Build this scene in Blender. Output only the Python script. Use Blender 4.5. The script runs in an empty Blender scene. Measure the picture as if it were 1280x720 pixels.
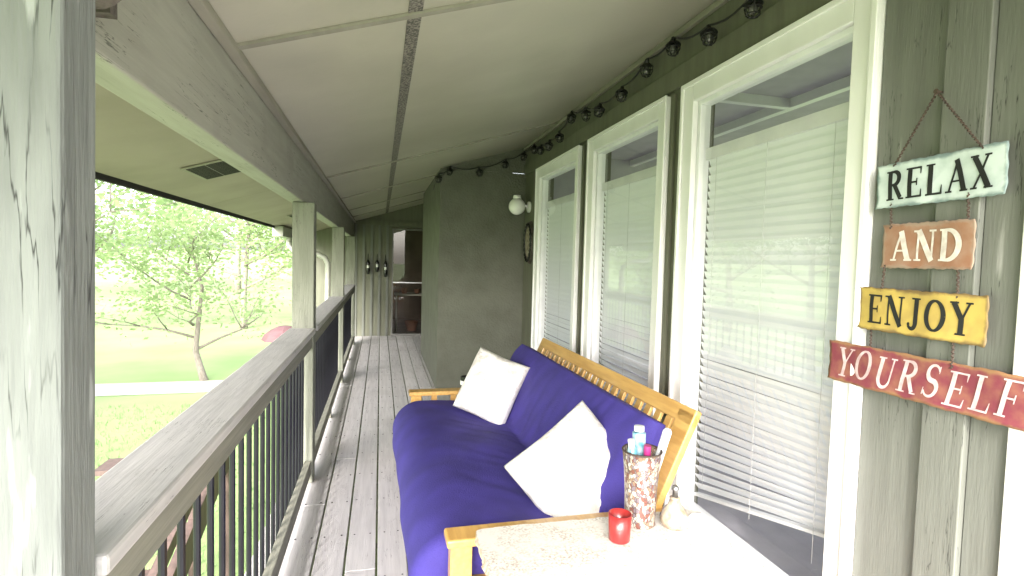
import bpy, math, random
from mathutils import Vector, Matrix, Quaternion, noise, Euler
R = math.radians
random.seed(4)
sc = bpy.context.scene
col = sc.collection
# ------------------------------------------------------------------ helpers
class MB:
    def __init__(s): s.v=[]; s.f=[]
    def add(s, vs, fs):
        n=len(s.v); s.v+= [tuple(v) for v in vs]; s.f+=[tuple(i+n for i in f) for f in fs]; return s
    def box(s,x0,x1,y0,y1,z0,z1):
        return s.add([(x0,y0,z0),(x1,y0,z0),(x1,y1,z0),(x0,y1,z0),(x0,y0,z1),(x1,y0,z1),(x1,y1,z1),(x0,y1,z1)],
              [(0,3,2,1),(4,5,6,7),(0,1,5,4),(1,2,6,5),(2,3,7,6),(3,0,4,7)])
    def bar(s,p0,p1,w,h,up=(0,0,1)):
        p0=Vector(p0);p1=Vector(p1);d=(p1-p0).normalized();u=Vector(up)
        a=d.cross(u).normalized();b=a.cross(d).normalized()
        vs=[]
        for p in (p0,p1):
            for i,j in ((-1,-1),(1,-1),(1,1),(-1,1)): vs.append(p+a*i*w/2+b*j*h/2)
        return s.add(vs,[(0,1,2,3),(7,6,5,4),(0,4,5,1),(1,5,6,2),(2,6,7,3),(3,7,4,0)])
    def tube(s,pts,r,n=8,cap=True):
        pts=[Vector(p) for p in pts]; rs=r if isinstance(r,(list,tuple)) else [r]*len(pts)
        vs=[];fs=[];prev=None
        for i,p in enumerate(pts):
            d=(pts[min(i+1,len(pts)-1)]-pts[max(i-1,0)]).normalized()
            if prev is None:
                a=d.orthogonal().normalized()
            else:
                a=(prev-d*prev.dot(d))
                a=a.normalized() if a.length>1e-6 else d.orthogonal().normalized()
            prev=a;b=d.cross(a)
            for k in range(n):
                t=2*math.pi*k/n; vs.append(p+(a*math.cos(t)+b*math.sin(t))*rs[i])
        for i in range(len(pts)-1):
            for k in range(n):
                k2=(k+1)%n; fs.append((i*n+k,i*n+k2,(i+1)*n+k2,(i+1)*n+k))
        if cap: fs.append(tuple(range(n-1,-1,-1))); fs.append(tuple((len(pts)-1)*n+k for k in range(n)))
        return s.add(vs,fs)
    def lathe(s,prof,n=24,c=(0,0,0),M=None):
        vs=[];fs=[]
        for r,z in prof:
            for k in range(n):
                t=2*math.pi*k/n; v=Vector((r*math.cos(t),r*math.sin(t),z))
                if M: v=M@v
                vs.append(v+Vector(c))
        for i in range(len(prof)-1):
            for k in range(n):
                k2=(k+1)%n; fs.append((i*n+k,i*n+k2,(i+1)*n+k2,(i+1)*n+k))
        return s.add(vs,fs)
    def build(s,name,mat,parent=None,loc=None,smooth=False,bevel=0):
        me=bpy.data.meshes.new(name); me.from_pydata([tuple(v) for v in s.v],[],s.f); me.validate(); me.update()
        if mat: me.materials.append(mat)
        o=bpy.data.objects.new(name,me); col.objects.link(o)
        if loc is not None: o.location=loc
        if parent: o.parent=parent
        if smooth:
            for p in me.polygons: p.use_smooth=True
        if bevel:
            m=o.modifiers.new('Bevel','BEVEL'); m.width=bevel; m.segments=2; m.limit_method='ANGLE'; m.harden_normals=False
        return o
def tag(o,label=None,cat=None,group=None,kind=None):
    if label:o['label']=label
    if cat:o['category']=cat
    if group:o['group']=group
    if kind:o['kind']=kind
    return o
def empty(name,loc,label=None,cat=None,group=None,rz=0):
    o=bpy.data.objects.new(name,None); col.objects.link(o); o.location=loc; o.rotation_euler=(0,0,rz); o.empty_display_size=.1
    return tag(o,label,cat,group)
def copy_tree(o,parent=None):
    c=o.copy(); col.objects.link(c); c.parent=parent
    for ch in list(o.children): copy_tree(ch,c)
    return c
# ------------------------------------------------------------------ materials
def mat(name,c1,c2=None,rough=.6,scale=6,stretch=(1,1,1),bump=.0,bscale=60,metal=0,detail=6,contrast=(.35,.65),crack=0,peel=None,trans=0,boards=None,coat=0,knots=0,dirt=None,cw=.006):
    m=bpy.data.materials.new(name); m.use_nodes=True; nt=m.node_tree; N=nt.nodes; L=nt.links
    b=N['Principled BSDF']; b.inputs['Roughness'].default_value=rough; b.inputs['Metallic'].default_value=metal
    if coat: b.inputs['Coat Weight'].default_value=coat
    tc=N.new('ShaderNodeTexCoord'); mp=N.new('ShaderNodeMapping'); mp.inputs['Scale'].default_value=stretch
    L.new(tc.outputs['Object'],mp.inputs['Vector'])
    c2=c2 or tuple(x*.75 for x in c1)
    no=N.new('ShaderNodeTexNoise'); no.inputs['Scale'].default_value=scale; no.inputs['Detail'].default_value=detail; L.new(mp.outputs[0],no.inputs['Vector'])
    cr=N.new('ShaderNodeValToRGB'); cr.color_ramp.elements[0].position=contrast[0]; cr.color_ramp.elements[1].position=contrast[1]
    cr.color_ramp.elements[0].color=(*c2,1); cr.color_ramp.elements[1].color=(*c1,1); L.new(no.outputs['Fac'],cr.inputs['Fac'])
    out=cr.outputs['Color']
    def mix(a,bcol,fac,mode='MIX'):
        x=N.new('ShaderNodeMix'); x.data_type='RGBA'; x.blend_type=mode
        if isinstance(fac,(int,float)): x.inputs[0].default_value=fac
        else: L.new(fac,x.inputs[0])
        L.new(a,x.inputs[6])
        if isinstance(bcol,tuple): x.inputs[7].default_value=(*bcol,1)
        else: L.new(bcol,x.inputs[7])
        return x.outputs[2]
    def thr(fac,lo,hi):
        r=N.new('ShaderNodeMapRange'); r.inputs[1].default_value=lo; r.inputs[2].default_value=hi; L.new(fac,r.inputs[0]); return r.outputs[0]
    def noi(sc_,vec,det=4):
        n=N.new('ShaderNodeTexNoise'); n.inputs['Scale'].default_value=sc_; n.inputs['Detail'].default_value=det; L.new(vec,n.inputs['Vector']); return n.outputs['Fac']
    if boards:
        sx=N.new('ShaderNodeSeparateXYZ'); L.new(tc.outputs['Object'],sx.inputs[0])
        mu=N.new('ShaderNodeMath'); mu.operation='MULTIPLY_ADD'; mu.inputs[1].default_value=1/boards[0]; mu.inputs[2].default_value=boards[1]; L.new(sx.outputs[boards[2]],mu.inputs[0])
        fl=N.new('ShaderNodeMath'); fl.operation='FLOOR'; L.new(mu.outputs[0],fl.inputs[0])
        wn=N.new('ShaderNodeTexWhiteNoise'); wn.noise_dimensions='1D'; L.new(fl.outputs[0],wn.inputs['W'])
        r=N.new('ShaderNodeMapRange'); r.inputs[3].default_value=.88; r.inputs[4].default_value=1.07; L.new(wn.outputs['Value'],r.inputs[0])
        cmb=N.new('ShaderNodeCombineColor'); 
        for i in range(3): L.new(r.outputs[0],cmb.inputs[i])
        out=mix(out,cmb.outputs[0],1.0,'MULTIPLY')
    if dirt:
        out=mix(out,dirt[0],thr(noi(dirt[1],tc.outputs['Object'],8),dirt[2],dirt[3]))
    if peel:
        out=mix(out,peel[0],thr(noi(peel[1],mp.outputs[0],8),peel[2],peel[2]+.06))
    if crack:
        mp2=N.new('ShaderNodeMapping'); mp2.inputs['Scale'].default_value=tuple((x if x>=1 else x*.6) for x in stretch); L.new(tc.outputs['Object'],mp2.inputs['Vector'])
        n=noi(crack,mp2.outputs[0],5)
        ab=N.new('ShaderNodeMath'); ab.operation='SUBTRACT'; ab.inputs[1].default_value=.5; L.new(n,ab.inputs[0])
        a2=N.new('ShaderNodeMath'); a2.operation='ABSOLUTE'; L.new(ab.outputs[0],a2.inputs[0])
        lim=noi(crack*.4,tc.outputs['Object'],2)
        k=thr(a2.outputs[0],cw,.0); k2=thr(lim,.5,.56)
        mm=N.new('ShaderNodeMath'); mm.operation='MULTIPLY'; L.new(k,mm.inputs[0]); L.new(k2,mm.inputs[1])
        out=mix(out,tuple(x*.12 for x in c2),mm.outputs[0])
    if knots:
        vo=N.new('ShaderNodeTexVoronoi'); vo.inputs['Scale'].default_value=knots; L.new(tc.outputs['Object'],vo.inputs['Vector'])
        out=mix(out,tuple(x*.35 for x in c2),thr(vo.outputs['Distance'],.06,.02))
    L.new(out,b.inputs['Base Color'])
    if bump:
        nb=noi(bscale,mp.outputs[0],5); bp=N.new('ShaderNodeBump'); bp.inputs['Strength'].default_value=bump; bp.inputs['Distance'].default_value=.01
        L.new(nb,bp.inputs['Height']); L.new(bp.outputs[0],b.inputs['Normal'])
    if trans:
        tr=N.new('ShaderNodeBsdfTranslucent'); L.new(out,tr.inputs['Color']); ms=N.new('ShaderNodeMixShader'); ms.inputs[0].default_value=trans
        L.new(b.outputs[0],ms.inputs[1]); L.new(tr.outputs[0],ms.inputs[2]); L.new(ms.outputs[0],N['Material Output'].inputs['Surface'])
    return m
M={}
M['deck']=mat('deck_wood',(.50,.475,.47),(.415,.39,.39),.7,7,(6,.35,6),.18,30,boards=(.147,.0,0),crack=12,dirt=((.35,.32,.31),1.6,.55,.8))
M['post']=mat('post_paint',(.185,.195,.19),(.13,.137,.134),.75,7,(5,5,.5),.35,26,crack=6,cw=.014,peel=((.30,.31,.31),6,.60))
M['post2']=mat('post_paint_green',(.215,.22,.18),(.165,.17,.135),.75,7,(5,5,.5),.3,26,crack=12)
M['beam']=mat('beam_paint',(.31,.305,.265),(.265,.26,.225),.7,7,(4,.4,4),.12,26,crack=10,dirt=((.21,.20,.17),3,.58,.85))
M['rail']=mat('rail_paint',(.50,.475,.475),(.41,.39,.395),.6,9,(7,.35,7),.15,24,crack=14,dirt=((.33,.31,.31),5,.58,.85),peel=((.58,.56,.56),5,.66))
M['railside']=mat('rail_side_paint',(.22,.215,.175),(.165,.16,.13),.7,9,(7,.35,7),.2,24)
M['endgrain']=mat('end_grain',(.12,.10,.09),(.05,.04,.035),.9,40,(1,1,1),.6,60)
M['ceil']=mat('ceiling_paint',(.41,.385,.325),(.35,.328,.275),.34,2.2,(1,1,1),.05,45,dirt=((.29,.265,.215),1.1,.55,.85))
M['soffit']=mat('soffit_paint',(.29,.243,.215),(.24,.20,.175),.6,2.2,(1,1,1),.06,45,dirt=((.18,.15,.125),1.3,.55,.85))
M['ceiltrim']=mat('ceiling_trim',(.28,.265,.22),(.23,.215,.18),.65,6,(3,.5,3),.1)
M['dark']=mat('dark_gap',(.03,.027,.024),(.02,.02,.02),.9)
M['perf']=mat('perforated_vent',(.22,.20,.175),(.05,.046,.04),.6,110,(1,1,1),.1,contrast=(.42,.6),detail=1)
M['olive']=mat('olive_siding',(.135,.138,.098),(.110,.112,.080),.7,7,(3,3,.35),.15,40,dirt=((.09,.09,.068),3,.58,.9))
M['greensid']=mat('grey_green_siding',(.145,.150,.132),(.118,.122,.107),.62,7,(4,4,.35),.15,40,crack=8,peel=((.25,.25,.235),7,.68))
M['stucco']=mat('stucco',(.125,.128,.102),(.100,.103,.080),.9,5,(1,1,1),.8,55)
M['white']=mat('white_trim',(.82,.81,.81),(.76,.75,.75),.45,6,(1,1,.4),.05,30,dirt=((.6,.57,.52),5,.70,.95))
M['white2']=mat('white_sash',(.78,.78,.79),(.70,.70,.72),.4,8)
M['blind']=mat('blind_vinyl',(.86,.87,.88),(.83,.84,.86),.45,3,trans=.18)
M['cord']=mat('blind_cord',(.6,.6,.6),None,.8)
M['room']=mat('room_wall',(.50,.47,.52),(.44,.41,.46),.8)
M['black']=mat('black_metal',(.014,.014,.020),(.008,.008,.012),.35,12,metal=.3)
M['blackpl']=mat('black_plastic',(.008,.008,.008),(.005,.005,.005),.5)
M['bulb']=mat('bulb_glass',(.10,.095,.09),(.07,.07,.065),.08,coat=1)
M['pine']=mat('honey_pine',(.60,.365,.115),(.48,.27,.08),.35,7,(7,.8,7),.08,30,coat=.3,knots=5)
M['futon']=mat('futon_fabric',(.042,.028,.225),(.029,.019,.16),.85,5,(1,1,1),.25,180)
M['pillow']=mat('pillow_fabric',(.70,.67,.65),(.55,.51,.485),.9,14,(1,1,1),.8,70,contrast=(.42,.55))
M['granite']=mat('granite_top',(.62,.585,.54),(.34,.285,.245),.3,130,(1,1,1),.03,60,contrast=(.36,.54),detail=9,dirt=((.60,.57,.535),12,.42,.66))
M['granedge']=mat('granite_edge',(.55,.48,.39),(.30,.22,.16),.6,70,(1,1,1),.9,70)
M['red']=mat('red_glass',(.30,.020,.02),(.22,.014,.014),.3,coat=.3)
M['wax']=mat('red_wax',(.34,.05,.045),None,.5,trans=.2)
M['ceramic']=mat('bottle_ceramic',(.42,.37,.29),(.20,.15,.10),.25,30,coat=.5)
M['steel']=mat('steel',(.5,.5,.52),(.35,.35,.37),.35,metal=1)
M['whiteplastic']=mat('white_plastic',(.74,.75,.77),None,.3)
M['teal']=mat('teal_plastic',(.08,.26,.34),(.42,.54,.60),.3,40)
M['pink']=mat('pink_plastic',(.38,.03,.17),None,.3)
M['rust']=mat('rusty_metal',(.07,.045,.032),(.035,.022,.018),.7,60)
M['maroon']=mat('maroon_canvas',(.12,.06,.065),None,.8)
M['brownwood']=mat('brown_stair_wood',(.11,.072,.062),(.07,.047,.04),.7,8,(4,4,.6))
M['gutter']=mat('gutter_white',(.40,.40,.36),None,.5)
M['bark']=mat('bark',(.24,.21,.18),(.16,.14,.115),.9,14,(3,3,.6),.8,20)
M['lawn']=mat('lawn_grass',(.24,.335,.13),(.185,.27,.095),.9,.7,(1,1,1),.6,40,detail=10,contrast=(.3,.7))
M['gravel']=mat('gravel_road',(.42,.44,.36),(.35,.37,.29),.9,8,(1,1,1),.6,60)
M['plaque']=mat('carved_plaque',(.07,.055,.04),(.03,.025,.02),.5,30,bump=.8)
M['mug']=mat('mug_glaze',(.015,.015,.015),None,.2)
M['clay']=mat('clay_pot',(.20,.10,.07),None,.8)
M['door']=mat('door_frame_dark',(.16,.155,.14),(.11,.105,.10),.5)
M['doorroom']=mat('entry_room_wall',(.17,.13,.105),(.11,.085,.07),.8,2)
def leafmat(n,a,b): return mat(n,a,b,.55,1.2,trans=.5)
M['leafA']=leafmat('leaf_pale',(.29,.40,.19),(.19,.28,.115))
M['leafB']=leafmat('leaf_mid',(.22,.31,.13),(.13,.20,.075))
M['leafC']=leafmat('leaf_yellow',(.36,.45,.23),(.24,.33,.135))
def glassmat(name,lo,hi,tint=(1,1,1),pw=4):
    m=bpy.data.materials.new(name); m.use_nodes=True; nt=m.node_tree; N=nt.nodes; L=nt.links; N.remove(N['Principled BSDF'])
    t=N.new('ShaderNodeBsdfTransparent'); t.inputs[0].default_value=(*tint,1); g=N.new('ShaderNodeBsdfGlossy'); g.inputs['Roughness'].default_value=.015
    lw=N.new('ShaderNodeLayerWeight'); lw.inputs[0].default_value=.5; p=N.new('ShaderNodeMath'); p.operation='POWER'; p.inputs[1].default_value=pw; L.new(lw.outputs['Facing'],p.inputs[0])
    r=N.new('ShaderNodeMapRange'); r.inputs[3].default_value=lo; r.inputs[4].default_value=hi
    L.new(p.outputs[0],r.inputs[0]); ms=N.new('ShaderNodeMixShader'); L.new(r.outputs[0],ms.inputs[0]); L.new(t.outputs[0],ms.inputs[1]); L.new(g.outputs[0],ms.inputs[2])
    L.new(ms.outputs[0],N['Material Output'].inputs['Surface']); return m
M['glass']=glassmat('window_glass',.11,.6,(.95,.955,.955),4)
M['screen']=glassmat('door_glass',.05,.5,(.8,.78,.74))
M['globe']=mat('milk_glass',(.85,.85,.83),(.8,.8,.78),.25,coat=.6)
# ------------------------------------------------------------------ dimensions
W=1.58; XI=-.47; CZ=2.10; SL=.312
def cz(x): return CZ+SL*(x-XI)
YA,YB=-.85,10.2  # near end of the roof, unseen, cut to let sun reach the table
# ------------------------------------------------------------------ deck
mb=MB(); bw=.147; scr=MB()
k=-4
while k*bw< W+.1:
    x0=k*bw+.005; x1=(k+1)*bw-.005
    if x1>-.60:
        y=-.9-random.random()*1.5
        while y<YB:
            y2=min(y+random.choice([2.4,3.0,3.66]),YB+.1)
            mb.box(max(x0,-.585),x1,y+.002,y2-.002,-.038+random.uniform(-.001,.001),0+random.uniform(-.0015,.0015)); y=y2
        if k<5:
            yy=.42
            while yy<YB:
                for xx in (max(x0,-.585)+.028,x1-.028):
                    a=xx+random.uniform(-.006,.006); b=yy+random.uniform(-.008,.008)
                    scr.lathe([(0,.0026),(.0045,.0024),(.005,.0)],6,(a,b,0))
                yy+=.406
    k+=1
d=mb.build('deck',M['deck'],bevel=.003); tag(d,kind='structure')
tag(scr.build('deck_screws',M['dark']),kind='structure')
mb=MB(); mb.box(-.583,-.545,-.9,YB,-.30,-.042)
y=0
while y<YB: mb.box(-.54,W,y,y+.04,-.28,-.05); y+=.4
tag(mb.build('deck_framing',M['railside']),kind='structure')
# ------------------------------------------------------------------ ceiling and roof
def slabm(mb,x0,x1,y0,y1,off,th):
    mb.add([(x0,y0,cz(x0)+off),(x1,y0,cz(x1)+off),(x1,y1,cz(x1)+off),(x0,y1,cz(x0)+off),(x0,y0,cz(x0)+off+th),(x1,y0,cz(x1)+off+th),(x1,y1,cz(x1)+off+th),(x0,y1,cz(x0)+off+th)],
     [(0,3,2,1),(4,5,6,7),(0,1,5,4),(1,2,6,5),(2,3,7,6),(3,0,4,7)])
seams=[1.87,4.70,6.35,7.88,9.1]
ys=[YA]+seams+[YB+.1]
mb=MB(); ms_=MB()
for a,b in zip(ys[:-1],ys[1:]):
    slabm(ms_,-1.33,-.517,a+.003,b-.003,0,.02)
    slabm(mb,-.515,.078,a+.004,b-.004,0,.02); slabm(mb,.126,W+.1,a+.004,b-.004,0,.02)
tag(mb.build('ceiling',M['ceil']),kind='structure')
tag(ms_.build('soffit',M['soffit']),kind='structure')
mb=MB(); slabm(mb,-1.36,W+.6,YA,YB+3.5,.03,.12); tag(mb.build('roof',M['dark']),kind='structure')
mb=MB()
for y in seams: slabm(mb,-.44,W-.04,y-.015,y+.015,-.012,.011)
tag(mb.build('ceiling_seam_batten',M['ceiltrim']),kind='structure')
mb=MB(); slabm(mb,.0785,.1255,YA,YB,-.004,.02)
o=mb.build('ceiling_vent_strip',M['perf']); tag(o,'long perforated metal vent strip running down the sloped ceiling','vent')
mb=MB(); slabm(mb,-.468,-.44,YA,YB,-.03,.028); slabm(mb,W-.04,W-.001,YA,5.88,-.035,.033)
tag(mb.build('ceiling_trim',M['ceiltrim'],bevel=.003),kind='structure')
mb=MB(); mb.box(-1.375,-1.352,YA,YB+1,1.805,1.86)
tag(mb.build('eave_fascia',M['dark'],bevel=.004),kind='structure')
def soffit_vent(y,label):
    r=empty('soffit_vent',(-.95,y,cz(-.95)-.004),label,'vent','louvred vents in the porch soffit'); r.rotation_euler=(0,-math.atan(SL),0)
    m=MB(); m.box(-.12,.12,-.21,.21,-.006,.0); m.build('vent_frame',M['ceiltrim'],r)
    m=MB()
    for i in range(11):
        yy=-.175+i*.035; m.box(-.10,-.003,yy-.012,yy+.012,-.0085,-.0065); m.box(.003,.10,yy-.012,yy+.012,-.0085,-.0065)
    m.build('louvre',M['dark'],r)
soffit_vent(3.50,'dark louvred soffit vent nearest the camera, between the beam and the eave')
soffit_vent(6.9,'small louvred soffit vent far down the porch, beyond the second post')
r=empty('porch_beam',(-.515,YA,1.79),'long grey painted wooden roof beam resting on the porch posts','beam')
mb=MB(); mb.box(-.045,.045,1.03-YA,YB-YA,0,.300); mb.build('beam_board',M['beam'],r,bevel=.006)
mb=MB(); mb.box(.046,.085,1.02-YA,1.045-YA,.05,.28)
mb.lathe([(0,-.0),(.055,0),(.05,.02),(0,.02)],20,(.068,1.0-YA,.10),Matrix.Rotation(R(90),3,'X')); mb.build('beam_end',M['endgrain'],r)
def post(y,dy,m,label,hh=1.79):
    o=MB().box(-.065,.065,-dy/2,dy/2,0,hh).build('porch_post',m,loc=(-.47,y,.002),bevel=.006)
    tag(o,label,'post','wooden posts holding up the porch roof'); return o
o=post(.855,.09,M['post'],'big cracked grey wooden post filling the left edge of the photo',2.05); o.rotation_euler=(0,R(.7),0); o.location=(-.482,.855,.004)
post(3.63,.13,M['post2'],'grey green wooden post halfway along the railing, second from the camera',1.786)
post(6.45,.13,M['post2'],'third wooden post from the camera, just beside the white downspout',1.786)
post(9.2,.13,M['post2'],'farthest wooden post by the board wall at the end of the porch',1.786)
def railing(y0,y1,label):
    r=empty('porch_railing',(-.47,y0,0),label,'railing','railing sections between the porch posts'); Ln=y1-y0
    MB().box(-.078,.078,0,Ln,.965,1.0).build('top_rail',M['rail'],r,bevel=.007)
    MB().box(.018,.056,0.001,Ln-.001,.875,.9635).build('sub_rail',M['railside'],r,bevel=.003)
    MB().box(.018,.056,0.001,Ln-.001,.06,.15).build('bottom_rail',M['railside'],r,bevel=.003)
    n=int(Ln/.112); first=None
    for i in range(n):
        yy=(i+.5)*Ln/n
        if first is None:
            m=MB(); m.tube([(0,0,.075),(0,0,.955)],.0095,8); 
            first=m.build('baluster',M['black'],r,loc=(.008,yy,0),smooth=False)
        else:
            c=first.copy(); col.objects.link(c); c.location=(.008,yy,0)
    MB().box(.02,.054,Ln*.5-.04,Ln*.5+.04,.001,.059).build('support_block',M['railside'],r)
railing(.902,3.563,'nearest railing section with black metal balusters and a worn grey top rail')
railing(3.697,6.383,'second railing section, between the second and third posts')
railing(6.517,9.133,'third railing section far down the porch')
r=empty('outdoor_stair',(-1.25,1.6,-1.5),'reddish brown wooden stair rail seen through the nearest balusters','stair')
m=MB(); m.bar((0,0,.45),(0,3.4,1.6),.05,.09); m.build('stair_handrail',M['brownwood'],r,bevel=.004)
m=MB(); m.bar((0,0,.15),(0,3.4,1.3),.05,.22); m.build('stringer',M['brownwood'],r)
for i in range(5):
    yy=.1+i*.8; MB().box(-.03,.03,yy-.03,yy+.03,0,.42+yy*.338).build('stair_post',M['brownwood'],r)
for i in range(9):
    yy=.3+i*.37; MB().box(-.9,-.03,yy-.14,yy+.14,.10+yy*.338,.14+yy*.338).build('tread',M['brownwood'],r)
# ------------------------------------------------------------------ house wall with windows
wins=[(1.44,2.60),(2.76,3.93),(4.12,5.35)]
ZB,ZT=.08,2.40
mb=MB()
T=.15
edges=[1.12]+[v for w in wins for v in w]+[5.9]
mb.box(W,W+T,1.12,5.9,-.04,ZB+.02)
mb.box(W,W+T,1.12,5.9,ZT-.02,cz(W)+.05)
for i in range(0,len(edges),2):
    mb.box(W,W+T,edges[i]-(0 if i==0 else .02),edges[i+1]+(0 if i==len(edges)-2 else .02),ZB+.022,ZT-.022)
mb.box(W,W+T,.86,1.12,-.04,cz(W)+.05)
mb.box(W,W+T,YA,.86,2.2,cz(W)+.05); mb.box(W,W+T,YA,.0,-.04,2.2)  # unseen wall carried on behind the camera to close off sky light
o=mb.build('house_wall',M['olive']); tag(o,kind='structure')
r=empty('wall_siding',(W,1.2,0),'grey green board siding beside the big window behind the hanging signs','siding')
MB().box(-.012,-.001,.02,.235,0,cz(W)-.05).build('board',M['greensid'],r,bevel=.002)
MB().box(-.034,-.001,-.10,.018,0,cz(W)-.05).build('batten',M['greensid'],r,bevel=.003)
MB().box(-.016,-.001,-.199,-.102,0,cz(W)-.05).build('board',M['greensid'],r,bevel=.002)
r=empty('wall_batten',(W,2.72,0),'olive vertical battens standing between the white windows','batten')
for a,b in ((2.61,2.65),(2.71,2.75),(3.945,3.98),(4.07,4.105),(5.37,5.41)):
    MB().box(-.018,-.001,a-2.72,b-2.72,0,ZT+.0).build('strip',M['olive'],r,bevel=.002)
MB().box(-.022,-.001,1.44-2.72,5.88-2.72,ZT+.02,ZT+.14).build('frieze_board',M['olive'],r,bevel=.003)
r=empty('white_door_casing',(W,.93,0),'white casing at the right edge, behind the end of the long red sign','door frame')
MB().box(-.03,-.001,-.075,.07,0,2.2).build('casing',M['white'],r,bevel=.004)
MB().box(.02,.06,-.92,-.08,0,2.19).build('door_panel',M['white2'],r)
# room behind the windows, its unseen far wall given openings to let daylight in
mb=MB()
mb.box(4.6,4.7,-.6,6,0,.7); mb.box(4.6,4.7,-.6,6,2.35,2.7)
for a,b in ((-.6,.2),(1.9,2.1),(3.9,4.1),(5.7,6.0)): mb.box(4.6,4.7,a,b,.7,2.35)
mb.box(W+T,4.7,-.7,-.6,0,2.7); mb.box(W+T,4.7,6,6.1,0,2.7); mb.box(W+T,4.7,-.7,6.1,-.1,0); mb.box(W+T,4.7,-.7,6.1,2.7,2.8)
tag(mb.build('interior_room',M['room']),kind='structure')
mb=MB(); mb.box(2.9,2.96,-.6,6,2.63,2.699); mb.box(1.75,2.899,1.98,2.03,2.63,2.699); mb.box(1.75,2.899,3.4,3.45,2.63,2.699)
tag(mb.build('interior_ceiling_moulding',M['white']),kind='structure')
def window(y0,y1,label,skew):
    r=empty('window',(W,(y0+y1)/2,ZB),label,'window','tall white framed windows along the house wall'); w=(y1-y0)/2; H=ZT-ZB; c=.10
    m=MB(); m.box(-.032,-.001,-w,-w+c,0,H); m.box(-.032,-.001,w-c,w,0,H); m.box(-.032,-.001,-w+c+.001,w-c-.001,H-c,H); m.box(-.032,-.001,-w+c+.001,w-c-.001,0,c)
    m.build('casing',M['white'],r,bevel=.004)
    m=MB(); m.box(-.046,-.033,-w-.003,-w+.02,0,H+.004); m.box(-.046,-.033,w-.02,w+.003,0,H+.004); m.box(-.046,-.033,-w+.021,w-.021,H-.02,H+.004)
    m.build('back_band',M['white'],r,bevel=.003)
    m=MB(); i=c-.012; s=.034
    m.box(.0,.06,-w+i,-w+i+s,i,H-i); m.box(.0,.06,w-i-s,w-i,i,H-i); m.box(.0,.06,-w+i+s,w-i-s,H-i-s,H-i); m.box(.0,.06,-w+i+s,w-i-s,i,i+s)
    m.build('sash',M['white2'],r,bevel=.003)
    i2=i+s-.002
    MB().add([(.028,-w+i2,i2),(.028,w-i2,i2),(.028,w-i2,H-i2),(.028,-w+i2,H-i2)],[(0,3,2,1)]).build('glass',M['glass'],r)
    hb=2.03-ZB
    bl=MB().box(.040,.095,-w+i2-.01,w-i2+.01,hb-.03,hb+.03).build('blind',M['white2'],r,bevel=.004)
    m=MB(); zb=.20; P=.041; n=int((hb-.05-zb)/P); 
    for k in range(n+1):
        th=R(random.uniform(64,69)) if k<n*.72 else R(66-14*(k-n*.72)/(n*.28))
        z=hb-.05-k*P; t=max(0,(k-n*.55)/(n*.45)); dz=skew*t*t
        if k==n: 
            m.bar((.066,-w+i2+.01,z+dz),(.066,w-i2-.01,z-dz*.3),.035,.014); continue
        yy0=-w+i2+.008; yy1=w-i2-.008; sag=random.uniform(-.003,.003)
        vs=[];dx=-.025*math.cos(th);dzz=.025*math.sin(th); 
        for q in range(7):
            f=q/6; y=yy0+(yy1-yy0)*f; zz=z+dz*(1-f)-dz*.3*f+sag*math.sin(f*3.14)
            vs+= [(.066-dx,y,zz-dzz),(.066-.004,y,zz+.002),(.066+dx,y,zz+dzz)]
        fs=[]
        for q in range(6):
            fs+=[(q*3,q*3+1,q*3+4,q*3+3),(q*3+1,q*3+2,q*3+5,q*3+4)]
        m.add(vs,fs)
    m.build('slats',M['blind'],bl)
    for f in (-.62,0,.62): MB().tube([(.038,f*w,hb-.03),(.038,f*w,zb+.05)],.0012,5).build('ladder_cord',M['cord'],bl)
window(*wins[0],'nearest and largest looking white window, its blind hanging crooked at the bottom',.17)
window(*wins[1],'middle of the three white framed windows, behind the futon back',.0)
window(*wins[2],'farthest white framed window, next to the round wall lamp',.0)
# ------------------------------------------------------------------ stucco projection and end wall
mb=MB(); mb.box(.62,W+T,5.901,8.3,-.04,cz(.62)-.001)
mb.add([(.62,5.901,cz(.62)),(W+T,5.901,cz(.62)),(W+T,5.901,cz(W+T)),(.62,8.3,cz(.62)),(W+T,8.3,cz(.62)),(W+T,8.3,cz(W+T))],[(0,1,2),(3,5,4),(0,2,5,3)])
o=mb.build('stucco_wall',M['stucco']); tag(o,kind='structure')
mb=MB(); mb.box(W+T-.1,W+T,8.301,YB-.001,-.04,cz(W+T)+.03); tag(mb.build('back_wall',M['olive']),kind='structure')
mb=MB(); mb.box(-1.33,.20,YB,YB+.12,-.3,3.4); mb.box(.20,.95,YB,YB+.12,2.02,3.4); mb.box(.95,2.4,YB,YB+.12,-.3,3.4)
tag(mb.build('end_wall',M['olive']),kind='structure')
r=empty('end_wall_battens',(-.15,YB,0),'vertical grey green battens on the wall at the end of the porch','batten')
for xx in (-.58,-.44,-.30,-.16,-.02,.12): MB().box(xx+.15-.022,xx+.15+.022,-.02,-.001,0,2.05).build('strip',M['greensid'],r)
MB().box(-.45,1.7,-.03,-.001,2.05,2.13).build('cross_board',M['olive'],r)
r=empty('glass_door',(.575,YB,0),'dark glazed door at the far end of the porch','door')
m=MB(); m.box(-.37,-.345,-.03,.03,.0,2.0); m.box(.345,.37,-.03,.03,0,2.0); m.box(-.345,.345,-.03,.03,1.97,2.0); m.box(-.345,.345,-.03,.03,0,.04); m.build('door_frame',M['door'],r)
MB().add([(-.345,0,.04),(.345,0,.04),(.345,0,1.97),(-.345,0,1.97)],[(0,1,2,3)]).build('door_glass',M['screen'],r)
MB().box(-.345,.345,-.035,-.02,.99,1.01).build('push_bar',M['steel'],r)
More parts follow.
